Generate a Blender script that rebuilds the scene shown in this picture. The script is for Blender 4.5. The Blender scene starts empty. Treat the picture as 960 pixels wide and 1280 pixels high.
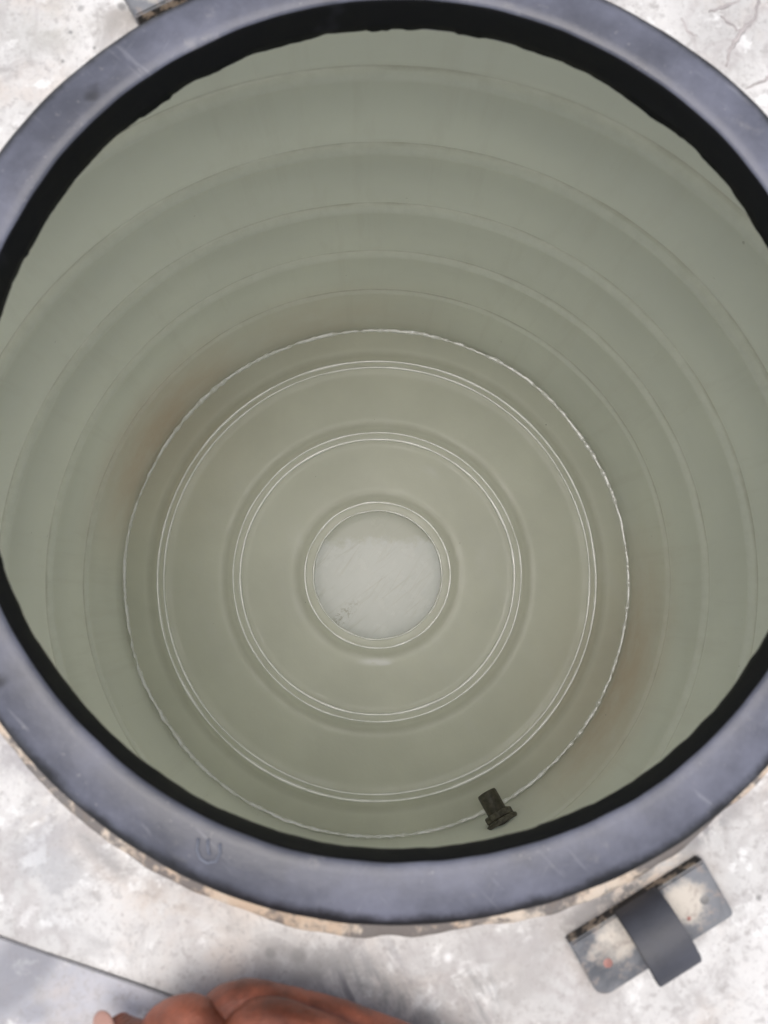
import bpy, bmesh, math, random
from mathutils import Vector, Matrix, noise
random.seed(7)
S = bpy.context.scene
COL = S.collection
PI = math.pi

# ------------------------------------------------------------------ camera
CAM = Vector((-0.0100, -0.0332, 1.1804))
F_PX = 960.0
PITCH, ROLL = 0.1093, -0.0167
cam = bpy.data.cameras.new("camera")
co = bpy.data.objects.new("camera", cam)
COL.objects.link(co)
RX = Matrix.Rotation(PITCH, 3, 'X'); RY = Matrix.Rotation(ROLL, 3, 'Y')
CR = RY @ RX
co.matrix_world = Matrix.Translation(CAM) @ CR.to_4x4()
cam.sensor_fit = 'VERTICAL'; cam.sensor_height = 36.0
cam.lens = 36.0 * F_PX / 1280.0
cam.clip_start = 0.01; cam.clip_end = 2000
cam.dof.use_dof = True; cam.dof.focus_distance = 1.1; cam.dof.aperture_fstop = 15.0
S.camera = co

def at(px, py, z):
    """the point of the place at height z that the photograph shows at pixel px, py"""
    d = CR @ Vector(((px-480)/F_PX, -(py-640)/F_PX, -1))
    return CAM + d * ((z-CAM.z)/d.z)

# ------------------------------------------------------------------ light
SUN_EL, SUN_AZ = 86.0, 262.0       # azimuth: clockwise from image-up (+y)
w = bpy.data.worlds.new("World"); S.world = w; w.use_nodes = True
wn = w.node_tree
bg = wn.nodes["Background"]; bg.inputs[1].default_value = 0.125
sky = wn.nodes.new("ShaderNodeTexSky"); sky.sky_type = 'NISHITA'; sky.sun_disc = False
sky.sun_elevation = math.radians(SUN_EL); sky.sun_rotation = math.radians(SUN_AZ)
sky.air_density = 1.0; sky.dust_density = 3.0; sky.ozone_density = 1.0
hs = wn.nodes.new("ShaderNodeHueSaturation"); hs.inputs['Saturation'].default_value = .52      # thin cloud takes much of the blue out
wn.links.new(sky.outputs[0], hs.inputs['Color']); wn.links.new(hs.outputs[0], bg.inputs[0])
sl = bpy.data.lights.new("sun", 'SUN'); sl.energy = 1.3; sl.angle = math.radians(52); sl.color = (1, .945, .875)
so = bpy.data.objects.new("sun", sl); COL.objects.link(so)
az, el = math.radians(SUN_AZ), math.radians(SUN_EL)
sd = Vector((math.sin(az)*math.cos(el), math.cos(az)*math.cos(el), math.sin(el)))
so.rotation_euler = sd.to_track_quat('Z', 'Y').to_euler(); so.location = sd*5
S.view_settings.view_transform = 'Standard'; S.view_settings.look = 'None'
S.view_settings.exposure = 0.38; S.view_settings.gamma = 1.0
S.render.engine = 'CYCLES'
S.cycles.max_bounces = 16; S.cycles.diffuse_bounces = 14; S.cycles.transmission_bounces = 8
S.cycles.use_denoising = True
S.cycles.sample_clamp_indirect = 6

# ------------------------------------------------------------------ material helpers
class NT:
    def __init__(s, name):
        s.m = bpy.data.materials.new(name); s.m.use_nodes = True
        s.t = s.m.node_tree; s.t.nodes.clear()
        s.out = s.n('ShaderNodeOutputMaterial')
        s.co = s.n('ShaderNodeTexCoord').outputs['Object']
    def n(s, typ, **kw):
        x = s.t.nodes.new(typ)
        for k, v in kw.items(): setattr(x, k, v)
        return x
    def set(s, sock, v):
        if hasattr(v, 'is_output'): s.t.links.new(v, sock)
        else:
            if hasattr(sock.default_value, '__len__') and len(sock.default_value) == 4 and len(v) == 3: v = (*v, 1)
            sock.default_value = v
    def noise(s, scale, detail=5, rough=.6, vec=None, dist=0):
        x = s.n('ShaderNodeTexNoise'); x.inputs['Scale'].default_value = scale
        x.inputs['Detail'].default_value = detail; x.inputs['Roughness'].default_value = rough
        x.inputs['Distortion'].default_value = dist
        s.t.links.new(vec or s.co, x.inputs['Vector']); return x.outputs['Fac']
    def mapping(s, loc=(0,0,0), rot=(0,0,0), sc=(1,1,1), vec=None):
        x = s.n('ShaderNodeMapping', vector_type='TEXTURE')
        x.inputs['Location'].default_value = loc; x.inputs['Rotation'].default_value = rot; x.inputs['Scale'].default_value = sc
        s.t.links.new(vec or s.co, x.inputs['Vector']); return x.outputs[0]
    def ramp(s, v, lo, hi, a=0., b=1.):
        x = s.n('ShaderNodeMapRange'); x.interpolation_type = 'SMOOTHSTEP'
        s.set(x.inputs[0], v)
        for i, k in enumerate((lo, hi, a, b)): x.inputs[1+i].default_value = k
        return x.outputs[0]
    def math(s, op, a, b=0.):
        x = s.n('ShaderNodeMath', operation=op); s.set(x.inputs[0], a); s.set(x.inputs[1], b); return x.outputs[0]
    def mix(s, f, a, b):
        x = s.n('ShaderNodeMix', data_type='RGBA'); s.set(x.inputs[0], f); s.set(x.inputs[6], a); s.set(x.inputs[7], b)
        return x.outputs[2]
    def blob(s, loc, rot, sc, edge=.45):
        """soft ellipse round loc with half axes sc: 1 in the middle, 0 outside"""
        v = s.mapping(loc, (0, 0, rot), (sc[0], sc[1], 1))
        l = s.n('ShaderNodeVectorMath', operation='LENGTH')
        v2 = s.n('ShaderNodeVectorMath', operation='MULTIPLY'); s.t.links.new(v, v2.inputs[0]); v2.inputs[1].default_value = (1, 1, 0)
        s.t.links.new(v2.outputs[0], l.inputs[0])
        return s.ramp(l.outputs['Value'], edge, 1., 1., 0.)
    def bump(s, h, strength=.3, dist=.002):
        x = s.n('ShaderNodeBump'); x.inputs['Strength'].default_value = strength; x.inputs['Distance'].default_value = dist
        s.t.links.new(h, x.inputs['Height']); return x.outputs[0]
    def principled(s, color, rough=.5, spec=.5, normal=None, metal=0., trans=None, tcol=(1,1,1), coat=0., coat_rough=.1, sss=0, coat_ior=1.7):
        p = s.n('ShaderNodeBsdfPrincipled')
        s.set(p.inputs['Base Color'], color); s.set(p.inputs['Roughness'], rough)
        s.set(p.inputs['Specular IOR Level'], spec); s.set(p.inputs['Metallic'], metal)
        p.inputs['Coat Weight'].default_value = coat; p.inputs['Coat IOR'].default_value = coat_ior; p.inputs['Coat Roughness'].default_value = coat_rough
        if sss:
            p.inputs['Subsurface Weight'].default_value = sss; p.inputs['Subsurface Radius'].default_value = (.006, .002, .001); p.inputs['Subsurface Scale'].default_value = 1
        if normal: s.t.links.new(normal, p.inputs['Normal'])
        sh = p.outputs[0]
        if trans:
            t = s.n('ShaderNodeBsdfTranslucent'); s.set(t.inputs[0], tcol)
            mx = s.n('ShaderNodeMixShader'); s.set(mx.inputs[0], trans)
            s.t.links.new(sh, mx.inputs[1]); s.t.links.new(t.outputs[0], mx.inputs[2]); sh = mx.outputs[0]
        s.t.links.new(sh, s.out.inputs[0]); return s.m

def plastic(name, base, trans, floor=False):
    k = NT(name)
    big = k.noise(5, 4, .55); mid = k.noise(19, 6, .65); fine = k.noise(240, 4, .7)
    c = k.mix(k.ramp(big, .3, .7), tuple(x*.93 for x in base), tuple(min(1, x*1.05) for x in base))
    sep = k.n('ShaderNodeSeparateXYZ'); k.t.links.new(k.co, sep.inputs[0])
    # brown silt film: a band low on the wall, strongest on two sides
    lo = k.blob((-.30, .20, 0), .9, (.26, .17), .0); ro = k.blob((.33, -.15, 0), 1.2, (.30, .15), .0)
    lu = k.blob((-.10, .37, 0), 0, (.3, .12), .0)
    side = k.math('MAXIMUM', k.math('MAXIMUM', lo, ro), k.math('MULTIPLY', lu, .4))
    hgt = k.math('MULTIPLY', k.ramp(sep.outputs['Z'], .24, .05), k.ramp(sep.outputs['Z'], .0, .03, .55, 1))
    st = k.math('MULTIPLY', k.math('MULTIPLY', side, hgt), k.ramp(mid, .2, .7, .45, 1))
    c = k.mix(k.math('MULTIPLY', st, .25 if floor else .8), c, (.54, .41, .28))
    dr = k.noise(1., 5, .65, k.mapping((0,0,0), (0,0,0), (.022, .022, .45)))
    c = k.mix(k.math('MULTIPLY', k.ramp(dr, .50, .68), 0. if floor else .28), c, (.58, .55, .46))
    # faint chalky smears
    sm = k.noise(9, 6, .7, k.mapping((0,0,0), (0, 0, .5), (1, 2.5, 1)))
    c = k.mix(k.math('MULTIPLY', k.ramp(sm, .5, .75), .28), c, (.80, .80, .78))
    rad_ = k.n('ShaderNodeVectorMath', operation='LENGTH'); fl_ = k.n('ShaderNodeVectorMath', operation='MULTIPLY')
    k.t.links.new(k.co, fl_.inputs[0]); fl_.inputs[1].default_value = (1, 1, 0); k.t.links.new(fl_.outputs[0], rad_.inputs[0])
    if floor:
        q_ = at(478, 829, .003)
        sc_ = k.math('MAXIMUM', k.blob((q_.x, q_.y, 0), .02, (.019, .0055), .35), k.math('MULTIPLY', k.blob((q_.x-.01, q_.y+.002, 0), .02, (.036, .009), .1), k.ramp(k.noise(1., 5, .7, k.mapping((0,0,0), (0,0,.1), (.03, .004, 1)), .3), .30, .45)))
        c = k.mix(k.math('MULTIPLY', sc_, .95), c, (.97, .97, .97))  # bright glint below the centre plate, painted into the floor colour
        for px_, py_, rx_, ry_, an_ in ((375, 760, .012, .035, .5), (600, 700, .012, .03, -.2), (540, 590, .03, .012, -.5)):
            q_ = at(px_, py_, .003)
            c = k.mix(k.math('MULTIPLY', k.math('MULTIPLY', k.blob((q_.x, q_.y, 0), an_, (rx_, ry_), .0), k.ramp(mid, .35, .65)), .30), c, (.90, .90, .89))
    if floor:      # darker bands along the pressed grooves
        for g_ in (.3475, .2345, .1235):
            d_ = k.math('ABSOLUTE', k.math('SUBTRACT', rad_.outputs['Value'], g_))
            c = k.mix(k.math('MULTIPLY', k.ramp(d_, .002, .009, 1, 0), k.ramp(mid, .25, .7, .2, .4)), c, (.52, .52, .44))
    else:          # crest highlights and chalk painted on the ledges, dark line in the fold above
        crest = 0.
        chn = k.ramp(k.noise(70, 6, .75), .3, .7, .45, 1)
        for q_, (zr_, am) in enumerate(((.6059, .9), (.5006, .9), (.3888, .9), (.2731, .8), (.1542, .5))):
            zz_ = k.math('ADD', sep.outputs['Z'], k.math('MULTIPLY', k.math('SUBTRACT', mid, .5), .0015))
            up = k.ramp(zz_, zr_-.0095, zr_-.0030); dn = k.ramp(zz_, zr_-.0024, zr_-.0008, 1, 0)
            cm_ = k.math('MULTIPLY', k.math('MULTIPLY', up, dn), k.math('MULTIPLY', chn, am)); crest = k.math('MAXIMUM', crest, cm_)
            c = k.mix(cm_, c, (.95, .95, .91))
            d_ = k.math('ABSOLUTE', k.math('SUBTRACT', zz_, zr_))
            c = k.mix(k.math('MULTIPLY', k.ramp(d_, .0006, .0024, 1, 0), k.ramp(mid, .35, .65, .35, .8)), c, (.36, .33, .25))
    # rare specks
    sp = k.noise(130, 1, .5); c = k.mix(k.math('MULTIPLY', k.ramp(sp, .80, .84), .7), c, (.18, .17, .12))
    rough = k.ramp(mid, .3, .7, .30 if floor else .38, .5)
    nb = k.bump(k.math('ADD', k.math('MULTIPLY', mid, 1.0), k.math('MULTIPLY', fine, .12)), .22, .003)
    # the moulded wall is less translucent towards the base
    tr = k.ramp(sep.outputs['Z'], .0, .55, trans*.82, trans) if trans else None
    # extra translucency added to brighten each corrugation's crest, and the silt film tints what shines through
    if trans: tr = k.math('ADD', tr, k.math('MULTIPLY', crest, .24)); tc_ = k.mix(k.math('MULTIPLY', st, .5), (.955, .965, .89), (.94, .78, .62))
    return k.principled(c, rough, .45, nb, trans=tr, tcol=tc_ if trans else (1, 1, 1))
M = {}
M['wall'] = plastic('inner_wall_plastic', (.74, .745, .662), .47)
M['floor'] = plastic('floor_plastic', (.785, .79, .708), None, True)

def bead_mat():
    k = NT('pale_glint_plastic'); n = k.noise(60, 4, .7)
    c = k.mix(k.ramp(n, .35, .6), (.90, .91, .88), (.97, .97, .96))  # glint of the ridge edges put into a paler base colour
    return k.principled(c, .18, 1.0, coat=1, coat_rough=.12)
M['bead'] = bead_mat()
def seam_mat():
    k = NT('ragged_seam_plastic'); n = k.noise(90, 4, .7)
    return k.principled(k.mix(k.ramp(n, .3, .6), (.88, .88, .84), (.97, .97, .96)), .22, 1.0, coat=1, coat_rough=.15, coat_ior=1.8)
M['seam'] = seam_mat()

def disc_mat():
    k = NT('scratched_centre_plate')
    v = k.mapping((0,0,0), (0,0,-.55), (.006, .16, 1))
    s1 = k.noise(1.2, 5, .75, v, .4)
    v2 = k.mapping((0,0,0), (0,0,-.9), (.006, .12, 1)); s2 = k.noise(1.0, 4, .7, v2, .6)
    patch = k.noise(22, 4, .6)
    c = k.mix(k.ramp(patch, .3, .7), (.79, .81, .815), (.87, .885, .895))
    c = k.mix(k.math('MULTIPLY', k.math('MULTIPLY', k.ramp(s1, .50, .68), k.ramp(patch, .35, .6)), .34), c, (.60, .60, .55))
    c = k.mix(k.math('MULTIPLY', k.ramp(s2, .56, .70), .3), c, (.55, .55, .50))
    # darker greenish far edge, and a bit of grit on the near left edge
    sep = k.n('ShaderNodeSeparateXYZ'); k.t.links.new(k.co, sep.inputs[0])
    e = k.math('ADD', sep.outputs['Y'], k.math('MULTIPLY', k.math('SUBTRACT', k.noise(40, 5, .7), .5), .05))
    c = k.mix(k.math('MULTIPLY', k.ramp(e, .042, .060), .75), c, (.60, .61, .53))
    g = k.math('MULTIPLY', k.blob((-.052, -.062, 0), .8, (.045, .016), .2), k.ramp(k.noise(150, 4, .7), .48, .6))
    c = k.mix(k.math('MULTIPLY', g, .55), c, (.34, .33, .26))
    return k.principled(c, k.ramp(patch, .3, .7, .24, .29), .42, k.bump(s1, .03, .0004))
M['disc'] = disc_mat()

def black_mat(name, dust, rough0, col=(.018, .018, .020), spec=.5):
    k = NT(name)
    b = k.noise(14, 6, .65); f = k.noise(160, 5, .7); m = k.noise(45, 5, .7)
    c = k.mix(k.math('MULTIPLY', k.ramp(b, .3, .7, .35, 1), dust), col, (.275, .285, .365))  # dust, with the sky's blue sheen mixed into its colour
    c = k.mix(k.math('MULTIPLY', k.ramp(m, .60, .74), .35*dust), c, (.50, .47, .43))
    c = k.mix(k.math('MULTIPLY', k.ramp(f, .70, .78), .45*dust), c, (.62, .57, .52))
    c = k.mix(k.math('MULTIPLY', k.ramp(k.noise(62, 2, .5), .74, .78), .8*dust), c, (.60, .54, .50))
    sc1 = k.noise(1., 4, .7, k.mapping((0,0,0), (0,0,.8), (.004, .06, 1)), .5)
    c = k.mix(k.math('MULTIPLY', k.ramp(sc1, .62, .72), .35*dust), c, (.45, .45, .48))
    c = k.mix(k.math('MULTIPLY', k.ramp(k.noise(26, 3, .5), .66, .72), .8), c, (.02, .02, .024))
    if dust > .5:
        sc2 = k.noise(1., 5, .75, k.mapping((0,0,0), (0,0,-.5), (.0022, .035, 1)), .6)
        c = k.mix(k.math('MULTIPLY', k.ramp(sc2, .62, .74), .22), c, (.48, .48, .50))
        c = k.mix(k.math('MULTIPLY', k.ramp(k.noise(420, 3, .6), .66, .76), .25), c, (.55, .52, .49))
        c = k.mix(k.math('MULTIPLY', k.ramp(k.noise(8, 5, .6, k.mapping((2, 7, 0))), .54, .70), .45), c, (.10, .105, .13))
    if dust > .5:     # rounded outer side: less dust, and the underside shade painted in near-black
        ob = k.n('ShaderNodeVectorMath', operation='SUBTRACT'); k.t.links.new(k.co, ob.inputs[0]); ob.inputs[1].default_value = (.0032, .0418, 0)
        o2 = k.n('ShaderNodeVectorMath', operation='MULTIPLY'); k.t.links.new(ob.outputs[0], o2.inputs[0]); o2.inputs[1].default_value = (1, 1, 0)
        ol = k.n('ShaderNodeVectorMath', operation='LENGTH'); k.t.links.new(o2.outputs[0], ol.inputs[0])
        rr_ = k.math('ADD', ol.outputs['Value'], k.math('MULTIPLY', k.math('SUBTRACT', m, .5), .010))
        c = k.mix(k.math('MULTIPLY', k.ramp(rr_, .1890, .1945), .97), c, (.006, .006, .008))
    r = k.ramp(b, .3, .7, rough0, rough0+.18)
    if dust > .5:
        r = k.math('ADD', r, k.ramp(rr_, .1890, .1945, 0, .3))
    return k.principled(c, r, spec, k.bump(k.math('ADD', m, k.math('MULTIPLY', f, .3)), .25, .0015))
M['rim'] = black_mat('dusty_black_plastic', .62, .30)
M['black'] = black_mat('bare_black_plastic', .012, .65, (.006, .006, .006), .22)
M['strap'] = black_mat('black_strap_plastic', .22, .42, (.022, .022, .023))

DZ = 0.862        # height of the deck's surface
RC = Vector((.0032, .0418, 0))     # axis of the manhole
def deck_mat(name, tint=(.775, .755, .73), stains_and_shade=True):
    k = NT(name)
    a = k.noise(11, 7, .65, dist=.4); b = k.noise(42, 8, .7, dist=.6); f = k.noise(230, 5, .7); p = k.noise(24, 5, .6, k.mapping((3, 1, 0)))
    c = k.mix(k.ramp(a, .35, .68), tint, tuple(x*.74 for x in tint))
    c = k.mix(k.math('MULTIPLY', k.ramp(b, .46, .62), .75), c, (.47, .445, .43))
    c = k.mix(k.math('MULTIPLY', k.ramp(p, .50, .70), .45), c, (.64, .54, .46))
    c = k.mix(k.math('MULTIPLY', k.ramp(f, .52, .66), .55), c, (.38, .355, .34))
    c = k.mix(k.math('MULTIPLY', k.ramp(k.noise(70, 5, .65), .56, .66), .7), c, (.90, .89, .87))
    v_ = k.n('ShaderNodeTexVoronoi', feature='DISTANCE_TO_EDGE'); v_.inputs['Scale'].default_value = 26
    wv = k.n('ShaderNodeMix', data_type='VECTOR'); nv = k.n('ShaderNodeTexNoise'); nv.inputs['Scale'].default_value = 30; nv.inputs['Detail'].default_value = 5
    k.t.links.new(k.co, nv.inputs['Vector']); wv.inputs[0].default_value = .035; k.t.links.new(k.co, wv.inputs[4]); k.t.links.new(nv.outputs['Color'], wv.inputs[5])
    k.t.links.new(wv.outputs[1], v_.inputs['Vector'])
    c = k.mix(k.math('MULTIPLY', k.ramp(v_.outputs['Distance'], .01, .05, 1, 0), k.ramp(a, .45, .6, 0, .4 if stains_and_shade else .1)), c, (.45, .41, .40))
    if stains_and_shade:
        def stain_or_shade(px, py, rx, ry, ang, col, amt, mask=None, edge=.1):
            nonlocal c
            q = at(px, py, DZ); mm = k.blob((q.x, q.y, 0), ang, (rx, ry), edge)
            if mask is not None: mm = k.math('MULTIPLY', mm, mask)
            c = k.mix(k.math('MULTIPLY', mm, amt), c, col)
        streak = k.ramp(k.noise(1., 4, .7, k.mapping((0,0,0), (0,0,.45), (.006, .05, 1)), .5), .42, .62)
        blot = k.ramp(b, .36, .58)
        stain_or_shade(455, 1225, .034, .022, .4, (.25, .24, .26), .85, streak)
        stain_or_shade(600, 1245, .012, .018, .1, (.24, .24, .24), .8, streak)
        stain_or_shade(500, 1262, .030, .014, -.5, (.27, .27, .27), .9, blot)  # soft shadow of the hand and dirt, painted together
        stain_or_shade(420, 1212, .035, .012, -.2, (.34, .34, .34), .8, blot)
        stain_or_shade(30, 960, .020, .05, .5, (.42, .40, .41), .75, blot)
        stain_or_shade(60, 1080, .02, .03, .5, (.45, .46, .48), .5, blot)
        stain_or_shade(60, 30, .030, .022, .2, (.50, .49, .44), .55, blot)
        stain_or_shade(150, 25, .02, .012, .5, (.36, .33, .30), .7, blot)
        stain_or_shade(700, 1160, .012, .010, .3, (.46, .42, .39), .6, blot)
        stain_or_shade(800, 1150, .05, .022, .55, (.55, .45, .37), .5, blot)
        spl = k.ramp(k.math('ADD', k.math('MULTIPLY', b, .6), k.math('MULTIPLY', k.noise(110, 5, .7), .4)), .46, .54)
        stain_or_shade(770, 1118, .032, .0085, .56, (.15, .145, .145), .85, spl)
        stain_or_shade(800, 1105, .034, .010, .56, (.66, .52, .40), .6, k.math('SUBTRACT', 1., spl))
        stain_or_shade(885, 1035, .026, .007, .65, (.24, .235, .24), .8, spl)
        stain_or_shade(735, 1148, .018, .008, .45, (.30, .285, .28), .8, blot)
        stain_or_shade(560, 1190, .05, .010, .1, (.52, .50, .49), .6, blot)
        stain_or_shade(200, 1130, .05, .009, -.55, (.60, .49, .40), .5, blot)
        stain_or_shade(150, 1085, .03, .006, -.65, (.33, .32, .32), .7, blot)
        for px_, py_, r_ in ((101, 11, .0022), (88, 40, .0015), (78, 76, .0013), (338, 1191, .0034), (373, 1194, .0042), (152, 8, .0030), (948, 1122, .0016), (118, 60, .0012), (560, 1197, .0028)):
            if px_ == 560: stain_or_shade(px_, py_, r_, r_, 0, (.93, .92, .91), .8)
            else: stain_or_shade(px_, py_, r_, r_*.85, px_*.1, (.20, .195, .19), .75, k.ramp(b, .3, .5, .6, 1), .35)
        stain_or_shade(640, 1225, .03, .02, .3, (.48, .46, .44), .6, blot)
        stain_or_shade(350, 1185, .06, .014, -.3, (.52, .50, .48), .6, blot)
        stain_or_shade(150, 1180, .05, .016, -.4, (.55, .54, .53), .55, blot)
        stain_or_shade(900, 1000, .03, .012, .6, (.50, .47, .47), .6, blot)
    gr = k.noise(600, 3, .7); c = k.mix(k.math('MULTIPLY', k.ramp(gr, .55, .72), .5), c, (.34, .31, .29))
    if not stains_and_shade:
        q = at(30, 1205, DZ); c = k.mix(k.math('MULTIPLY', k.math('MULTIPLY', k.blob((q.x, q.y, 0), .9, (.032, .014), .45), k.ramp(a, .3, .5, .6, 1)), .7), c, (.24, .24, .265))
        q = at(45, 1262, DZ); c = k.mix(k.math('MULTIPLY', k.blob((q.x, q.y, 0), .2, (.010, .006), .2), .5), c, (.25, .25, .28))
    nb = k.bump(k.math('ADD', k.math('MULTIPLY', a, 1.6), k.math('ADD', b, k.math('MULTIPLY', f, .25))), .45, .0022)
    return k.principled(c, k.ramp(b, .3, .7, .40, .6), .4, nb)
M['deck'] = deck_mat('weathered_white_paint')
M['panel'] = deck_mat('smooth_grey_white_paint', (.55, .545, .58), False)

def collar_mat():
    k = NT('beige_dirt_crust'); a = k.noise(34, 7, .7, dist=.5); b = k.noise(120, 6, .7); d = k.noise(20, 4, .6, k.mapping((5, 2, 0)))
    c = k.mix(k.ramp(a, .35, .65), (.62, .48, .36), (.72, .63, .53))
    c = k.mix(k.math('MULTIPLY', k.ramp(k.math('ADD', k.math('MULTIPLY', d, .6), k.math('MULTIPLY', b, .4)), .46, .54), .85), c, (.14, .135, .14))
    c = k.mix(k.math('MULTIPLY', k.ramp(b, .55, .7), .6), c, (.25, .21, .18))
    return k.principled(c, .85, .2, k.bump(k.math('ADD', a, k.math('MULTIPLY', b, .5)), .6, .002))
M['collar'] = collar_mat()

def plate_mat():
    k = NT('scuffed_silver_plate'); a = k.noise(60, 6, .65, dist=.5); b = k.noise(300, 5, .7)
    be = k.math('MAXIMUM', k.blob((-.014, -.0085, 0), .15, (.020, .0130), .15), k.blob((.0165, -.010, 0), -.3, (.015, .0145), .15))
    be = k.math('MULTIPLY', k.ramp(k.math('ADD', be, k.math('MULTIPLY', k.math('SUBTRACT', k.noise(150, 6, .75), .5), 1.8)), .2, .9), k.ramp(a, .3, .5, .45, 1))
    c = k.mix(be, k.mix(k.ramp(a, .3, .7), (.10, .105, .115), (.24, .245, .26)), (.66, .60, .52))
    c = k.mix(k.math('MULTIPLY', k.ramp(b, .52, .66), .6), c, (.36, .30, .26))
    return k.principled(c, k.ramp(a, .3, .7, .32, .65), .5, k.bump(k.math('ADD', a, k.math('MULTIPLY', b, .3)), .3, .001), metal=.15)
M['plate'] = plate_mat()
def simple(name, col, rough=.5, spec=.5, var=.25, sc=80, metal=0, bump=.2):
    k = NT(name); n = k.noise(sc, 5, .65)
    c = k.mix(k.ramp(n, .3, .7), tuple(x*(1-var) for x in col), tuple(min(1, x*(1+var)) for x in col))
    return k.principled(c, rough, spec, k.bump(n, bump, .001), metal=metal)
def edge_mat():
    k = NT('dirty_plate_edge'); n = k.noise(130, 5, .7)
    return k.principled(k.mix(k.ramp(n, .50, .60), (.045, .043, .042), (.40, .33, .26)), .75, .3, k.bump(n, .4, .001))
M['edge'] = edge_mat()
M['rust'] = simple('rusty_rivet', (.40, .20, .17), .6, sc=300)
M['rivet'] = simple('grey_rivet', (.24, .23, .22), .5, sc=300)
M['spot'] = simple('grey_spot', (.33, .32, .315), .8, .2, .4, 300)
M['crack'] = simple('paint_crack', (.46, .42, .41), .9, .1)
M['fit'] = simple('olive_black_plastic', (.085, .077, .060), .42, .45, .35, 140)
M['fitnut'] = simple('limescaled_nut', (.11, .10, .08), .5, .45, .6, 160)
M['concrete'] = simple('concrete', (.36, .35, .33), .85, .2, .2, 3, bump=.5)
M['panel_edge'] = simple('dark_panel_edge', (.19, .185, .185), .9)

# ------------------------------------------------------------------ mesh helpers
def link(name, me, mat, parent=None, smooth=True):
    o = bpy.data.objects.new(name, me); COL.objects.link(o)
    if mat: me.materials.append(mat)
    if smooth:
        me.polygons.foreach_set('use_smooth', [True]*len(me.polygons))
    if parent: o.parent = parent
    return o
def from_bm(name, bm, mat, parent=None, smooth=True):
    bmesh.ops.recalc_face_normals(bm, faces=bm.faces[:])
    me = bpy.data.meshes.new(name); bm.to_mesh(me); bm.free()
    return link(name, me, mat, parent, smooth)
def lathe(name, prof, mat, parent=None, c=(0, 0), n=160, closed=False, jit=None, smooth=True, flip=False):
    """prof: list of (r, z); jit(i, angle) -> (dr, dz)"""
    vs, fs = [], []
    for a in range(n):
        th = 2*PI*a/n; ca, sa = math.cos(th), math.sin(th)
        for i, (r, z) in enumerate(prof):
            dr, dz = jit(i, th) if jit else (0, 0)
            vs.append((c[0]+(r+dr)*ca, c[1]+(r+dr)*sa, z+dz))
    m = len(prof)
    for a in range(n):
        b = (a+1) % n
        for i in range(m if closed else m-1):
            j = (i+1) % m
            f = (a*m+i, b*m+i, b*m+j, a*m+j)
            fs.append(f)
    me = bpy.data.meshes.new(name); me.from_pydata(vs, [], fs); me.validate()
    bm = bmesh.new(); bm.from_mesh(me)
    bmesh.ops.remove_doubles(bm, verts=bm.verts[:], dist=1e-6)
    bmesh.ops.recalc_face_normals(bm, faces=bm.faces[:]); bm.to_mesh(me); bm.free()
    return link(name, me, mat, parent, smooth)
def empty(name, loc, label, cat, group=None):
    o = bpy.data.objects.new(name, None); COL.objects.link(o); o.location = loc
    o['label'] = label; o['category'] = cat
    if group: o['group'] = group
    return o
def sharp(o, ang=35):
    """smooth shading that keeps hard edges"""
    me = o.data; bm = bmesh.new(); bm.from_mesh(me)
    for e in bm.edges:
        if len(e.link_faces) == 2 and e.calc_face_angle(0) > math.radians(ang): e.smooth = False
    bm.to_mesh(me); bm.free(); return o
def nz(x, y, z=0.): return noise.noise(Vector((x, y, z)))

# ------------------------------------------------------------------ ground
gm = bpy.data.meshes.new('ground')
g = 60; gm.from_pydata([(-g,-g,-.012),(g,-g,-.012),(g,g,-.012),(-g,g,-.012)], [], [(0,1,2,3)])
go = link('ground', gm, M['concrete']); go['kind'] = 'structure'

# ------------------------------------------------------------------ the tank
tank = empty('water_tank', (0, 0, 0), 'weathered white plastic water tank seen down its open black-rimmed manhole', 'water tank')
R = .39
rings = [.6059, .5006, .3888, .2731, .1542]           # heights of the corrugation lines, top to bottom
depth = [.0095, .0095, .0080, .0070, .0045]
# inner profile, from the ceiling edge down to the floor
prof = [(.345, .800), (.372, .775), (.386, .735), (R+.001, .70)]
tops = [.70] + rings
for i, zr in enumerate(rings):
    z0 = tops[i]; d = depth[i]
    dprev = 0 if i == 0 else depth[i-1]
    # the band above this line widens a little towards the line
    for t in (.35, .55, .75, .9, 1.0):
        zz = z0-.040 + (zr+.001-(z0-.040))*t if i else z0 + (zr+.001-z0)*t
        rr = (R-dprev) + dprev*(t**1.3)
        prof.append((rr+.001, zz))
    # the step: groove, then a rounded shoulder that faces up
    prof += [(R+.0022, zr-.0003), (R+.0012, zr-.0016)]
    for q in (.04, .10, .16, .22, .29, .36, .44, .54, .68, .9, 1.2, 1.8, 2.6):
        prof.append((R+.0012-(d*.62+.0012)*(1-math.exp(-q*6)) - d*.38*(1-math.exp(-q*.9)) - .0011*(d/.008)*math.exp(-((q-.36)/.20)**2), zr-.0016-.0125*q))
# lowest band and the curve into the floor
prof += [(R-.0041, .105), (R-.0043, .075), (R-.0042, .045), (R-.0034, .022), (R-.001, .008), (R-.0015, .002), (R-.004, .0)]
inner = prof
outer = [(r+.007, z) for r, z in inner[::-1]]
outer[0] = (R+.006, -.012)
outer = [(R-.006, -.0118)] + [(R+.006, -.0115)] + [(r+.0065, max(z, .0)) for r, z in inner[::-1][4:]]
def wj(i, th):
    x, y = math.cos(th), math.sin(th)
    return (.0016*nz(x*1.6, y*1.6, i*.12) + .0005*nz(x*9, y*9, i*.35), .0012*nz(x*2+3, y*2) + .0004*nz(x*12, y*12))
wall_o = lathe('tank_wall', inner+outer, M['wall'], tank, n=256, closed=True, jit=wj)

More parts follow.
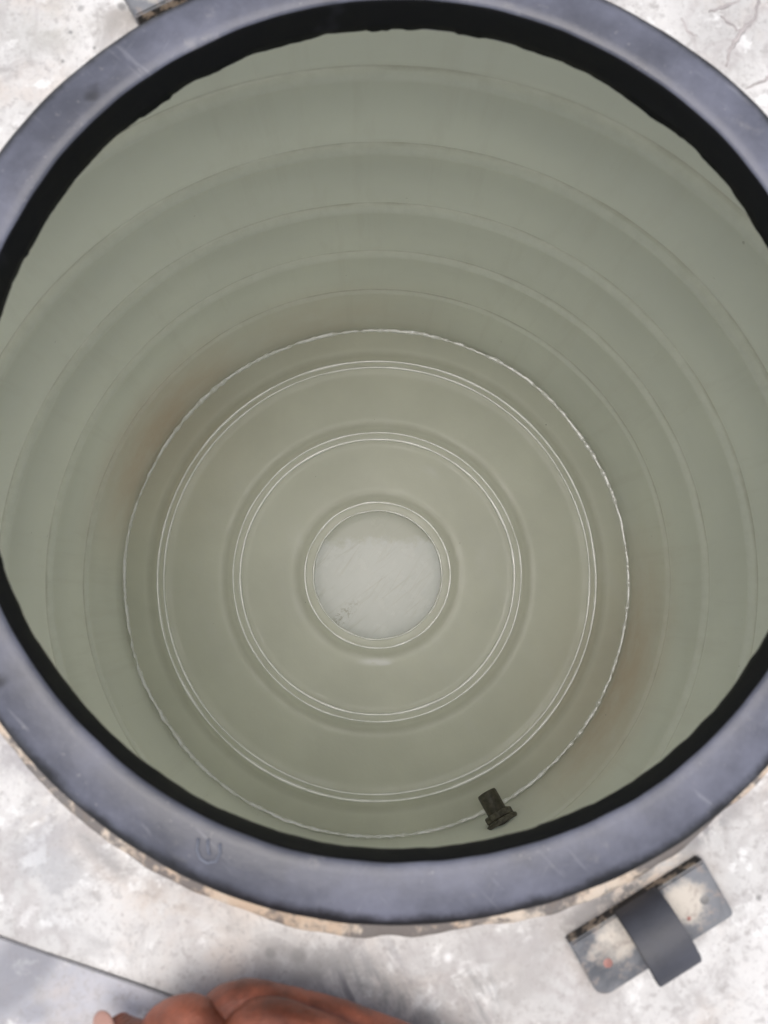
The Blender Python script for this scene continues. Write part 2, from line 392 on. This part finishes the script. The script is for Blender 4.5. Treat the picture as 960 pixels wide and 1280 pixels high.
# floor: rings of shallow steps pressed into it
def fz(r):
    z = 0.
    for ro, gr in ((.3345, .0050), (.2215, .0050), (.1115, .0050)):
        z += .0038 * (1/(1+math.exp((r-ro-.003)/.0016)))*1.0 - .0038*(1/(1+math.exp((r-ro+.016)/.0025)))  # raised band
        z -= .0014*math.exp(-((r-ro-.0135)/.0065)**2)                                                   # groove outside
    return z
rs = [0.0965]
r = .0965
while r < R-.004:
    near = min(abs(r-x) for x in (.3345, .2215, .1115))
    r += .0014 if near < .03 else .006
    rs.append(min(r, R-.004))
def fj(i, th):
    x, y = math.cos(th)*rs[i], math.sin(th)*rs[i]
    return 0, .0016*nz(x*7, y*7) + .0005*nz(x*22, y*22, 2)
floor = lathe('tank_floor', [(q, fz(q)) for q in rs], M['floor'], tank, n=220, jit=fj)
def under(): 
    lathe('floor_base', [(0, -.0118), (R-.007, -.0118), (R-.007, -.006), (0, -.006)], M['floor'], floor, n=96)
under()
# centre plate, with its rounded rim
pl = [(0, .0020)] + [(.0965*q/8, .0020) for q in range(1, 8)] + [(.0955, .0020), (.0972, .0018), (.0978, .0008), (.0978, -.003)]
lathe('centre_plate', pl, M['disc'], floor, n=128)
def bead(rad, wd, ht, seed, name='floor_ridge', mat='bead', n=360, amp=.0007, rag=0):
    pr = [(-wd*1.15, -.0012), (-wd, ht*.25), (-wd*.7, ht*.62), (-wd*.25, ht*.8), (wd*.25, ht*.8), (wd*.7, ht*.62), (wd, ht*.25), (wd*1.15, -.0012)]
    b0 = fz(rad)
    pr = [(p, q+.75*p*rad) if q > 0 else (p, q) for p, q in pr]      # the pressed edges lean in a little
    if rag:   # weld flash: it leans in from the wall
        pr = [(-wd*1.2, -.0012), (-wd, ht*.30), (-wd*.35, ht*.52), (wd*.35, ht*.76), (wd, ht), (wd*1.5, ht*.5), (wd*1.5, -.0012)]
    def j(i, th):
        x, y = math.cos(th), math.sin(th)
        wob = amp*nz(x*3+seed, y*3) + rag*nz(x*26+seed, y*26) + rag*.6*nz(x*70, y*70+seed)
        th_ = 1 + .5*nz(x*5+seed*2, y*5) + (.7*nz(x*45, y*45+seed) + .5*nz(x*16+seed, y*16) if rag else .15*nz(x*30, y*30))
        th_ = max(.12, th_)
        fl = .0016*nz(x*rad*7, y*rad*7) + .0005*nz(x*rad*22, y*rad*22, 2)
        return wob + pr[i][0]*(th_-1), fl + fz(rad+wob)-b0+.0006 + (pr[i][1]*(th_-1) if rag else 0)
    return lathe(name, [(rad+p, b0+q) for p, q in pr], M[mat], floor, n=n, jit=j, closed=True)
bead(.3345, .0021, .0018, 1); bead(.3250, .0017, .0016, 2)
bead(.2200, .0014, .0015, 3); bead(.2095, .0020, .0018, 4)
bead(.1110, .0016, .0016, 5); bead(.0982, .0015, .0024, 6)
bead(R-.0046, .0020, .0025, 9, 'seam_bead', 'seam', n=900, amp=.0022, rag=.0010)

# outlet fitting low on the wall, near side
def cyl_between(a, b, r0, r1, n=32, caps=True, rings_=1, bm=None):
    bm = bm or bmesh.new()
    a, b = Vector(a), Vector(b); ax = (b-a).normalized(); q = ax.to_track_quat('Z', 'Y')
    rows = []
    for t in range(rings_+1):
        p = a.lerp(b, t/rings_); rr = r0+(r1-r0)*t/rings_
        rows.append([bm.verts.new(p + q @ Vector((rr*math.cos(2*PI*i/n), rr*math.sin(2*PI*i/n), 0))) for i in range(n)])
    for u, v in zip(rows, rows[1:]):
        for i in range(n): bm.faces.new((u[i], u[(i+1)%n], v[(i+1)%n], v[i]))
    if caps: bm.faces.new(rows[0][::-1]); bm.faces.new(rows[-1])
    return bm
root_pt = at(638, 1047, .072); tip = at(608, 991, .055)
thr = math.atan2(root_pt.y, root_pt.x)
wallp = Vector((math.cos(thr)*(R-.004), math.sin(thr)*(R-.004), .072))
ax = (tip-wallp); L = ax.length; ax.normalize()
bm = bmesh.new()
def ring_prof(pts, n, bm, origin, axis, phase=0.):
    q = axis.to_track_quat('Z', 'Y'); rows = []
    for d, rr in pts:
        rows.append([bm.verts.new(origin + axis*d + q @ Vector((rr*math.cos(2*PI*i/n+phase), rr*math.sin(2*PI*i/n+phase), 0))) for i in range(n)])
    for u, v in zip(rows, rows[1:]):
        for i in range(n): bm.faces.new((u[i], u[(i+1)%n], v[(i+1)%n], v[i]))
    return rows
pr = [(-.012, .0140)]
for i in range(9):
    d = .012 + (L-.014-.012)*i/9
    pr += [(d, .0140), (d+.0022, .0144)]
pr += [(L-.002, .0143), (L, .0136), (L, .0108), (L-.03, .0106), (L-.031, 0.0001)]
ring_prof(pr, 32, bm, wallp, ax)
fit = from_bm('outlet_fitting', bm, M['fit'], tank); sharp(fit, 40)
bm = bmesh.new()
ring_prof([(.003, .0142), (.003, .0200), (.0045, .0215), (.0115, .0215), (.013, .0200), (.013, .0142)], 6, bm, wallp, ax, .3)
nut = from_bm('hex_nut', bm, M['fitnut'], fit, smooth=False)
bm = bmesh.new()
ring_prof([(-.004, .012), (-.004, .0235), (.0014, .0235), (.0028, .0215), (.0028, .012)], 40, bm, wallp, ax)
ws = from_bm('flange', bm, M['fitnut'], fit); sharp(ws)

# dome, deck, neck
def dj(i, th):
    x, y = math.cos(th), math.sin(th)
    return 0, .0009*nz(x*4, y*4, i*.3) if 0 < i < 9 else 0
deckp = [(.188, DZ)] + [(.188+.014*q, DZ) for q in range(1, 9)] + [(.315, DZ-.001), (.335, DZ-.008), (.355, DZ-.026), (.372, DZ-.056), (.385, DZ-.09), (.393, DZ-.13), (.398, DZ-.163), (.391, DZ-.163), (.386, DZ-.131), (.375, DZ-.09), (.362, DZ-.056), (.345, DZ-.033), (.315, DZ-.011), (.188, DZ-.010)]
# the manhole is set off the tank's axis: blend each row from the manhole's axis to the tank's
def deck_mesh():
    n = 240; vs = []; fs = []; m = len(deckp)
    for a in range(n):
        th = 2*PI*a/n; x, y = math.cos(th), math.sin(th)
        for i, (r_, z) in enumerate(deckp):
            t = min(1, max(0, (r_-.18)/(.335-.18)))
            cx, cy = RC.x*(1-t), RC.y*(1-t)
            px, py = cx+r_*x, cy+r_*y
            dz = 0
            if 0 < i < 10: dz = .0008*nz(px*16, py*16) + .0004*nz(px*55, py*55, 3)
            vs.append((px, py, z+dz))
    for a in range(n):
        b = (a+1) % n
        for i in range(m):
            j = (i+1) % m; fs.append((a*m+i, b*m+i, b*m+j, a*m+j))
    me = bpy.data.meshes.new('deck'); me.from_pydata(vs, [], fs)
    o = link('deck', me, M['deck'], tank); return sharp(o, 60)
deck = deck_mesh()

ZT, ZL = .8865, .8684
RI, RO = .1722, .1970
nk = []
# inner wall bottom -> up -> over the rounded lip -> outside down
nk += [(RI+.0008, ZL), (RI, ZL+.004), (RI, ZL+.009), (RI+.0000, ZT-.003), (RI+.0003, ZT-.0010), (RI+.0014, ZT-.0001), (RI+.005, ZT+.0003), (RO-.008, ZT+.0002), (RO-.0045, ZT-.0010), (RO-.0016, ZT-.0034), (RO-.0002, ZT-.0068), (RO-.0004, ZT-.012), (RO-.003, DZ-.001)]
nk += [(RO-.003, DZ-.006), (RI+.0125, DZ-.006), (RI+.0115, ZL+.001), (RI+.0030, ZL)]
def nj(i, th):
    x, y = math.cos(th), math.sin(th)
    dr = .0007*nz(x*2.2, y*2.2, .3) + .0003*nz(x*14, y*14, i*.3)
    dz = .0005*nz(x*3, y*3, 5)
    if i in (0, 16, 15):
        dr += (1 if y > -.2 else .3) * ( -.0006*abs(nz(x*40, y*40, 2)) - .0016*abs(nz(x*5.5, y*5.5, 7)) - (.0009 if nz(x*9, y*9, 4) > .34 else 0)); dz += .0010*nz(x*24, y*24, 1)
    return dr, dz
neck = lathe('manhole_rim', nk, M['rim'], tank, c=(RC.x, RC.y), n=480, closed=True, jit=nj)
neck['label'] = 'thick dusty black plastic rim round the open manhole'
# the inner face of the rim is bare black
neck.data.materials.append(M['black'])
for p in neck.data.polygons:
    if p.index % len(nk) in (0, 1, 2, 3, 11, 12, 13, 14, 15, 16): p.material_index = 1
def cj(i, th):
    x, y = math.cos(th), math.sin(th)
    k_ = (0, .5, 1, 1, .9, .9, .4)[i] if i < 7 else 0
    return (.0022*nz(x*4, y*4, 8)+.0012*nz(x*17, y*17, 4))*(i > 2), k_*(.0010*nz(x*9, y*9, i*.5) + .0009*nz(x*38, y*38, i*.8))
collar = lathe('dirt_collar', [(RO-.004, DZ+.0030), (RO+.001, DZ+.0034), (RO+.004, DZ+.0038), (RO+.007, DZ+.0036), (RO+.0095, DZ+.0028), (RO+.0105, DZ+.0014), (RO+.0115, DZ-.002), (RO-.004, DZ-.002)], M['collar'], tank, c=(RC.x, RC.y), n=420, closed=True, jit=cj)

# moulded marks on the rim
def tube(name, pts, r_, mat, parent, closed=False, n=6, flat=.6):
    bm = bmesh.new(); rows = []
    m = len(pts)
    for i, p in enumerate(pts):
        t = (Vector(pts[(i+1) % m if closed else min(i+1, m-1)]) - Vector(pts[(i-1) % m if closed else max(i-1, 0)])).normalized()
        up = Vector((0, 0, 1)); sd_ = t.cross(up)
        if sd_.length < 1e-6: sd_ = Vector((1, 0, 0))
        sd_.normalize()
        rr = r_[i] if hasattr(r_, '__len__') else r_
        rows.append([bm.verts.new(Vector(p) + sd_*rr*math.cos(2*PI*q/n) + up*rr*flat*math.sin(2*PI*q/n)) for q in range(n)])
    for i in range(m if closed else m-1):
        u, v = rows[i], rows[(i+1) % m]
        for q in range(n): bm.faces.new((u[q], u[(q+1)%n], v[(q+1)%n], v[q]))
    if not closed: bm.faces.new(rows[0][::-1]); bm.faces.new(rows[-1])
    return from_bm(name, bm, mat, parent)
M['mark'] = simple('rubbed_black_plastic', (.135, .145, .18), .55)
def mark_pts(cx, cy, pts): return [at(cx+x, cy+y, ZT+.0003) for x, y in pts]
tube('moulded_mark', mark_pts(262, 1062, [(-14, -14), (-16, 0), (-12, 11), (-3, 17), (8, 15), (13, 5), (13, -8)]), .0006, M['mark'], neck, flat=.45)
tube('moulded_mark', mark_pts(262, 1062, [(-2, -13), (-2, 0), (0, 7)]), .0006, M['mark'], neck)

# raised flat panel on the near left of the deck
A_, B_ = at(-60, 1154.5, DZ+.0035), at(330, 1290.5, DZ+.0035)
d_ = (B_-A_).normalized(); nrm = Vector((d_.y, -d_.x, 0))
if nrm.y > 0: nrm = -nrm
quad = [A_-d_*.01, B_-d_*.0+d_*.02, B_+d_*.02+nrm*.07, A_-d_*.01+nrm*.05]
bm = bmesh.new()
top = [bm.verts.new((q.x, q.y, DZ+.0018)) for q in quad]; bot = [bm.verts.new((q.x, q.y, DZ-.002)) for q in quad]
bm.faces.new(top); bm.faces.new(bot[::-1])
for i in range(4): bm.faces.new((top[i], bot[i], bot[(i+1)%4], top[(i+1)%4]))
bmesh.ops.bevel(bm, geom=[e for e in bm.edges if all(v.co.z > DZ for v in e.verts)], offset=.0004, segments=2, affect='EDGES')
panel = from_bm('deck_panel', bm, M['panel'], tank); sharp(panel, 50)
panel.data.materials.append(M['panel_edge'])
for p in panel.data.polygons:
    if p.normal.z < .97: p.material_index = 1  # the panel's sides and bevel are dark grey

# marks on the deck: spots and cracks, thin skins of their own thickness
def crack(pts, w_):
    P = []
    for (x0, y0), (x1, y1) in zip(pts, pts[1:]):
        for t in range(5): P.append((x0+(x1-x0)*t/5 + random.uniform(-1.5, 1.5), y0+(y1-y0)*t/5 + random.uniform(-1.5, 1.5)))
    P.append(pts[-1]); Q = []
    for x, y in P:
        q = at(x, y, DZ); q.z = DZ + .0008*nz(q.x*16, q.y*16) + .0004*nz(q.x*55, q.y*55, 3); Q.append(q)
    rad = [w_*(.35+.65*math.sin(PI*(i+.6)/(len(Q)+.2))) * random.uniform(.6, 1.3) for i in range(len(Q))]
    return tube('paint_crack', Q, rad, M['crack'], deck, flat=.3)
crack([(908, 84), (914, 62), (926, 40), (944, 24), (950, -10)], .0011)
crack([(926, 40), (912, 30), (900, 20)], .0007)
crack([(885, 14), (905, 10), (925, 0)], .0008)
crack([(932, 112), (950, 104), (975, 88)], .0008)
crack([(872, 46), (860, 38), (852, 22)], .0008)

# ------------------------------------------------------------------ latch brackets
def bracket():
    # local: x along the rim, y away from the manhole is -y (0 at the rim-side edge), z up
    W, H, T = .0620, .0245, .0030
    bm = bmesh.new()
    out = [(-W/2, 0), (W/2, 0)]
    for a in range(5): out.append((W/2-.002+.002*math.cos(-a/4*PI/2), -H+.002+.002*math.sin(-a/4*PI/2)))
    for a in range(5): out.append((-W/2+.005-.005*math.sin(a/4*PI/2), -H+.005-.005*math.cos(a/4*PI/2)))
    def zz(x, y): return .0022 + (.0010 if y > -.001 else 0) - .001*(y/-H)
    tv = [bm.verts.new((x, y, zz(x, y)+T)) for x, y in out]; bv = [bm.verts.new((x, y, -.001)) for x, y in out]
    bm.faces.new(tv); bm.faces.new(bv[::-1]); n = len(out)
    for i in range(n): bm.faces.new((tv[i], bv[i], bv[(i+1)%n], tv[(i+1)%n]))
    bmesh.ops.recalc_face_normals(bm, faces=bm.faces[:])
    bmesh.ops.bevel(bm, geom=[e for e in bm.edges if all(v.co.z > .002 for v in e.verts)], offset=.0008, segments=2, affect='EDGES')
    pl_ = from_bm('latch_bracket', bm, M['plate'], tank); sharp(pl_, 40)
    # dark folded edge on the rim side
    bm = bmesh.new()
    def bar(x0, x1, y0, y1, z0, z1):
        r = bmesh.ops.create_cube(bm, size=1)['verts']
        for v in r: v.co = Vector(((x0+x1)/2+v.co.x*(x1-x0), (y0+y1)/2+v.co.y*(y1-y0), (z0+z1)/2+v.co.z*(z1-z0)))
    bar(-W/2+.0008, W/2-.0008, -.0003, .0003, -.001, .0050)
    bmesh.ops.bevel(bm, geom=bm.edges[:], offset=.0005, segments=2, affect='EDGES')
    e_ = from_bm('folded_edge', bm, M['edge'], pl_); sharp(e_, 40)
    # arched black strap
    cl = [(-.0012, .0040), (-.0016, .0075), (-.0036, .0112), (-.0075, .0142), (-.0125, .0160), (-.0175, .0163), (-.0220, .0150), (-.0255, .0122)]
    th = .0042; hw = .0096; rows = []
    bm = bmesh.new()
    for i, (y, z) in enumerate(cl):
        a = Vector(cl[max(0, i-1)]); b = Vector(cl[min(len(cl)-1, i+1)]); t = (b-a).normalized(); nn = Vector((-t.y, t.x))
        if nn.y < 0: nn = -nn
        u = Vector((y, z))+nn*th/2; d = Vector((y, z))-nn*th/2
        rows.append([bm.verts.new((-hw, u.x, u.y)), bm.verts.new((hw, u.x, u.y)), bm.verts.new((hw, d.x, d.y)), bm.verts.new((-hw, d.x, d.y))])
    for u, v in zip(rows, rows[1:]):
        for i in range(4): bm.faces.new((u[i], u[(i+1)%4], v[(i+1)%4], v[i]))
    bm.faces.new(rows[0][::-1]); bm.faces.new(rows[-1])
    bmesh.ops.recalc_face_normals(bm, faces=bm.faces[:])
    bmesh.ops.bevel(bm, geom=[e for e in bm.edges if e.calc_face_angle(0) > .9], offset=.0005, segments=2, affect='EDGES')
    # dark sheet added in the loop's left side for the shaded gap
    n0 = len(bm.verts)
    up_ = [(y, z-.0012) for y, z in cl[1:7]]; lo_ = [(-.0225, .0075), (-.004, .0040)]
    ck = up_ + lo_
    fa = [bm.verts.new((-hw+.0006, y, z)) for y, z in ck]; fb = [bm.verts.new((-hw+.0026, y, z)) for y, z in ck]
    bm.faces.new(fa); bm.faces.new(fb[::-1])
    for i in range(len(ck)): j = (i+1) % len(ck); bm.faces.new((fa[i], fb[i], fb[j], fa[j]))
    s_ = from_bm('strap_loop', bm, M['strap'], pl_); sharp(s_, 40)
    s_.data.materials.append(M['black'])
    for p in s_.data.polygons:
        if abs(p.normal.x) > .8: p.material_index = 1  # shade of the gap put into near-black side faces
    def rivet(x, y, r_, mat):
        pr_ = [(0, .0011), (r_*.5, .0010), (r_*.85, .0006), (r_, -.001)]
        return lathe('rivet', [(q, .0042+z) for q, z in pr_], M[mat], pl_, c=(x, y), n=20)
    rivet(-.0215, -.0135, .0030, 'rust'); rivet(.0235, -.0125, .0034, 'rivet'); rivet(.0145, -.0160, .0011, 'rust')
    return pl_
br = bracket()
p0, p1 = at(714, 1176, DZ+.005), at(874, 1076, DZ+.005)
ang = math.atan2(p1.y-p0.y, p1.x-p0.x); mid = (p0+p1)/2
br.location = (mid.x, mid.y, DZ+.0005); br.rotation_euler = (0, 0, ang)
br['label'] = 'scuffed silver latch bracket with black strap, near edge of the deck'
def dup_part(o):
    c = o.copy(); COL.objects.link(c); c.parent = o.parent
    for ch in list(o.children):
        d = ch.copy(); COL.objects.link(d); d.parent = c
    return c
b2 = dup_part(br)
p0, p1 = at(170, 24, DZ+.005), at(232, -6, DZ+.005)
dd = (p1-p0).normalized(); mid = p0 + dd*.031
b2.location = (mid.x, mid.y, DZ+.0005); b2.rotation_euler = (0, 0, math.atan2(-dd.y, -dd.x))
b2['label'] = 'scuffed silver latch bracket on the far edge of the deck'

# ------------------------------------------------------------------ the hand
def skin_mat():
    k = NT('brown_skin'); a = k.noise(55, 5, .6); f = k.noise(420, 6, .7)
    cre = k.noise(1., 5, .7, k.mapping((0,0,0), (0,0,.5), (.004, .0012, .004)), .4)
    c = k.mix(k.ramp(a, .3, .7), (.12, .030, .013), (.43, .130, .070))
    c = k.mix(k.math('MULTIPLY', k.ramp(cre, .5, .7), .45), c, (.12, .036, .020))
    return k.principled(c, k.ramp(a, .3, .7, .30, .44), .5, k.bump(k.math('ADD', f, cre), .6, .0011), sss=.08)
M['skin'] = skin_mat()
k = NT('finger_nail'); M['nail'] = k.principled(k.mix(k.noise(90), (.42, .22, .17), (.55, .33, .27)), .3, .5)
def hand():
    root = bpy.data.objects.new('person', None); COL.objects.link(root)
    root['label'] = 'brown hand with bent fingers resting on the deck by the near rim'; root['category'] = 'person'
    H0 = DZ+.0035
    def P(px, py, h): return at(px-6, py, H0+max(.0085, h*.62))
    # each finger: knuckle at the palm, first joint, second joint, tip  (px, py, height, radius)
    fingers = [
        [(600, 1372, .030, .0118), (520, 1322, .032, .0108), (450, 1291, .032, .0100), (385, 1271, .031, .0100), (300, 1260, .031, .0118), (268, 1274, .023, .0098), (252, 1318, .014, .0088), (262, 1355, .010, .0076)],
        [(560, 1396, .050, .0114), (470, 1334, .052, .0102), (400, 1298, .051, .0092), (336, 1279, .050, .0112), (304, 1289, .040, .0095), (288, 1328, .024, .0084), (280, 1366, .014, .0074)],
        [(500, 1430, .046, .0114), (390, 1362, .046, .0100), (300, 1312, .042, .0092), (236, 1275, .038, .0114), (207, 1281, .029, .0096), (200, 1326, .018, .0086), (216, 1368, .010, .0076)],
        [(450, 1470, .040, .0105), (350, 1402, .040, .0090), (262, 1345, .036, .0086), (194, 1308, .031, .0086), (166, 1298, .024, .0080), (152, 1286, .018, .0068), (149, 1273, .0130, .0060)],
    ]
    thumb = [(590, 1500, .026, .0135), (520, 1470, .020, .0115), (440, 1440, .014, .0105), (380, 1425, .011, .0090)]
    wrist = [(640, 1490, .034, .020), (700, 1580, .036, .023), (780, 1700, .038, .024), (900, 1880, .045, .030), (1010, 2050, .055, .036)]
    V, E, Rr = [], [], []
    def add(p, r_): V.append(P(*p)); Rr.append(r_); return len(V)-1
    w0 = add(wrist[0][:3], wrist[0][3]); last = w0
    for q in wrist[1:]:
        i = add(q[:3], q[3]); E.append((last, i)); last = i
    for f in fingers:
        last = w0
        m0 = V[w0].lerp(P(*f[0][:3]), .5); V.append(m0); Rr.append(.0145); E.append((w0, len(V)-1)); last = len(V)-1
        for q in f:
            i = add(q[:3], q[3]); E.append((last, i)); last = i
    last = w0
    for q in thumb:
        i = add(q[:3], q[3]); E.append((last, i)); last = i
    # webs between neighbouring knuckles
    me = bpy.data.meshes.new('hand'); me.from_pydata([tuple(v) for v in V], E, [])
    o = bpy.data.objects.new('hand', me); COL.objects.link(o)
    sk = o.modifiers.new('skin', 'SKIN')
    for i, v in enumerate(me.skin_vertices[0].data): v.radius = (Rr[i]*.95, Rr[i]*.95); v.use_root = (i == 0)
    sb = o.modifiers.new('sub', 'SUBSURF'); sb.levels = 3; sb.render_levels = 3
    dg = bpy.context.evaluated_depsgraph_get()
    me2 = bpy.data.meshes.new_from_object(o.evaluated_get(dg)); bpy.data.objects.remove(o)
    # knuckle creases and small unevenness
    joints = []
    for f in fingers:
        for a_, b_, c_ in zip(f[2:], f[3:], f[4:]): joints.append((P(*b_[:3]), (P(*c_[:3])-P(*a_[:3])).normalized(), b_[3]))
    for v in me2.vertices:
        n_ = v.normal; c = v.co
        for jp, jd, jr in (joints if c.y > -.36 else ()):
            q = c - jp
            if q.length < jr*1.7:
                t = q.dot(jd); k_ = max(0, 1-abs(t)/.0055)
                v.co = v.co - n_*(.00042*k_*(.5+.5*math.cos(t*2*PI/.0023 + 2*nz(c.x*300, c.y*300, c.z*300))))
        v.co = v.co + n_*(.00035*nz(c.x*160, c.y*160, c.z*160) + .0006*nz(c.x*50, c.y*50, c.z*50))
    h = link('hand', me2, M['skin'], root)
    # nail of the finger that shows its tip
    bm = bmesh.new(); bmesh.ops.create_uvsphere(bm, u_segments=20, v_segments=12, radius=1)
    for v in bm.verts: v.co = Vector((v.co.x*.0046, v.co.y*.0060, v.co.z*.0016))
    nl = from_bm('fingernail', bm, M['nail'], h)
    c0 = P(151, 1278, .0160) ; n_ = (CR @ Vector((-.50, .30, .80))).normalized()
    nl.rotation_euler = n_.to_track_quat('Z', 'Y').to_euler(); nl.location = c0 + n_*.0057
    return root, h
person, handm = hand()
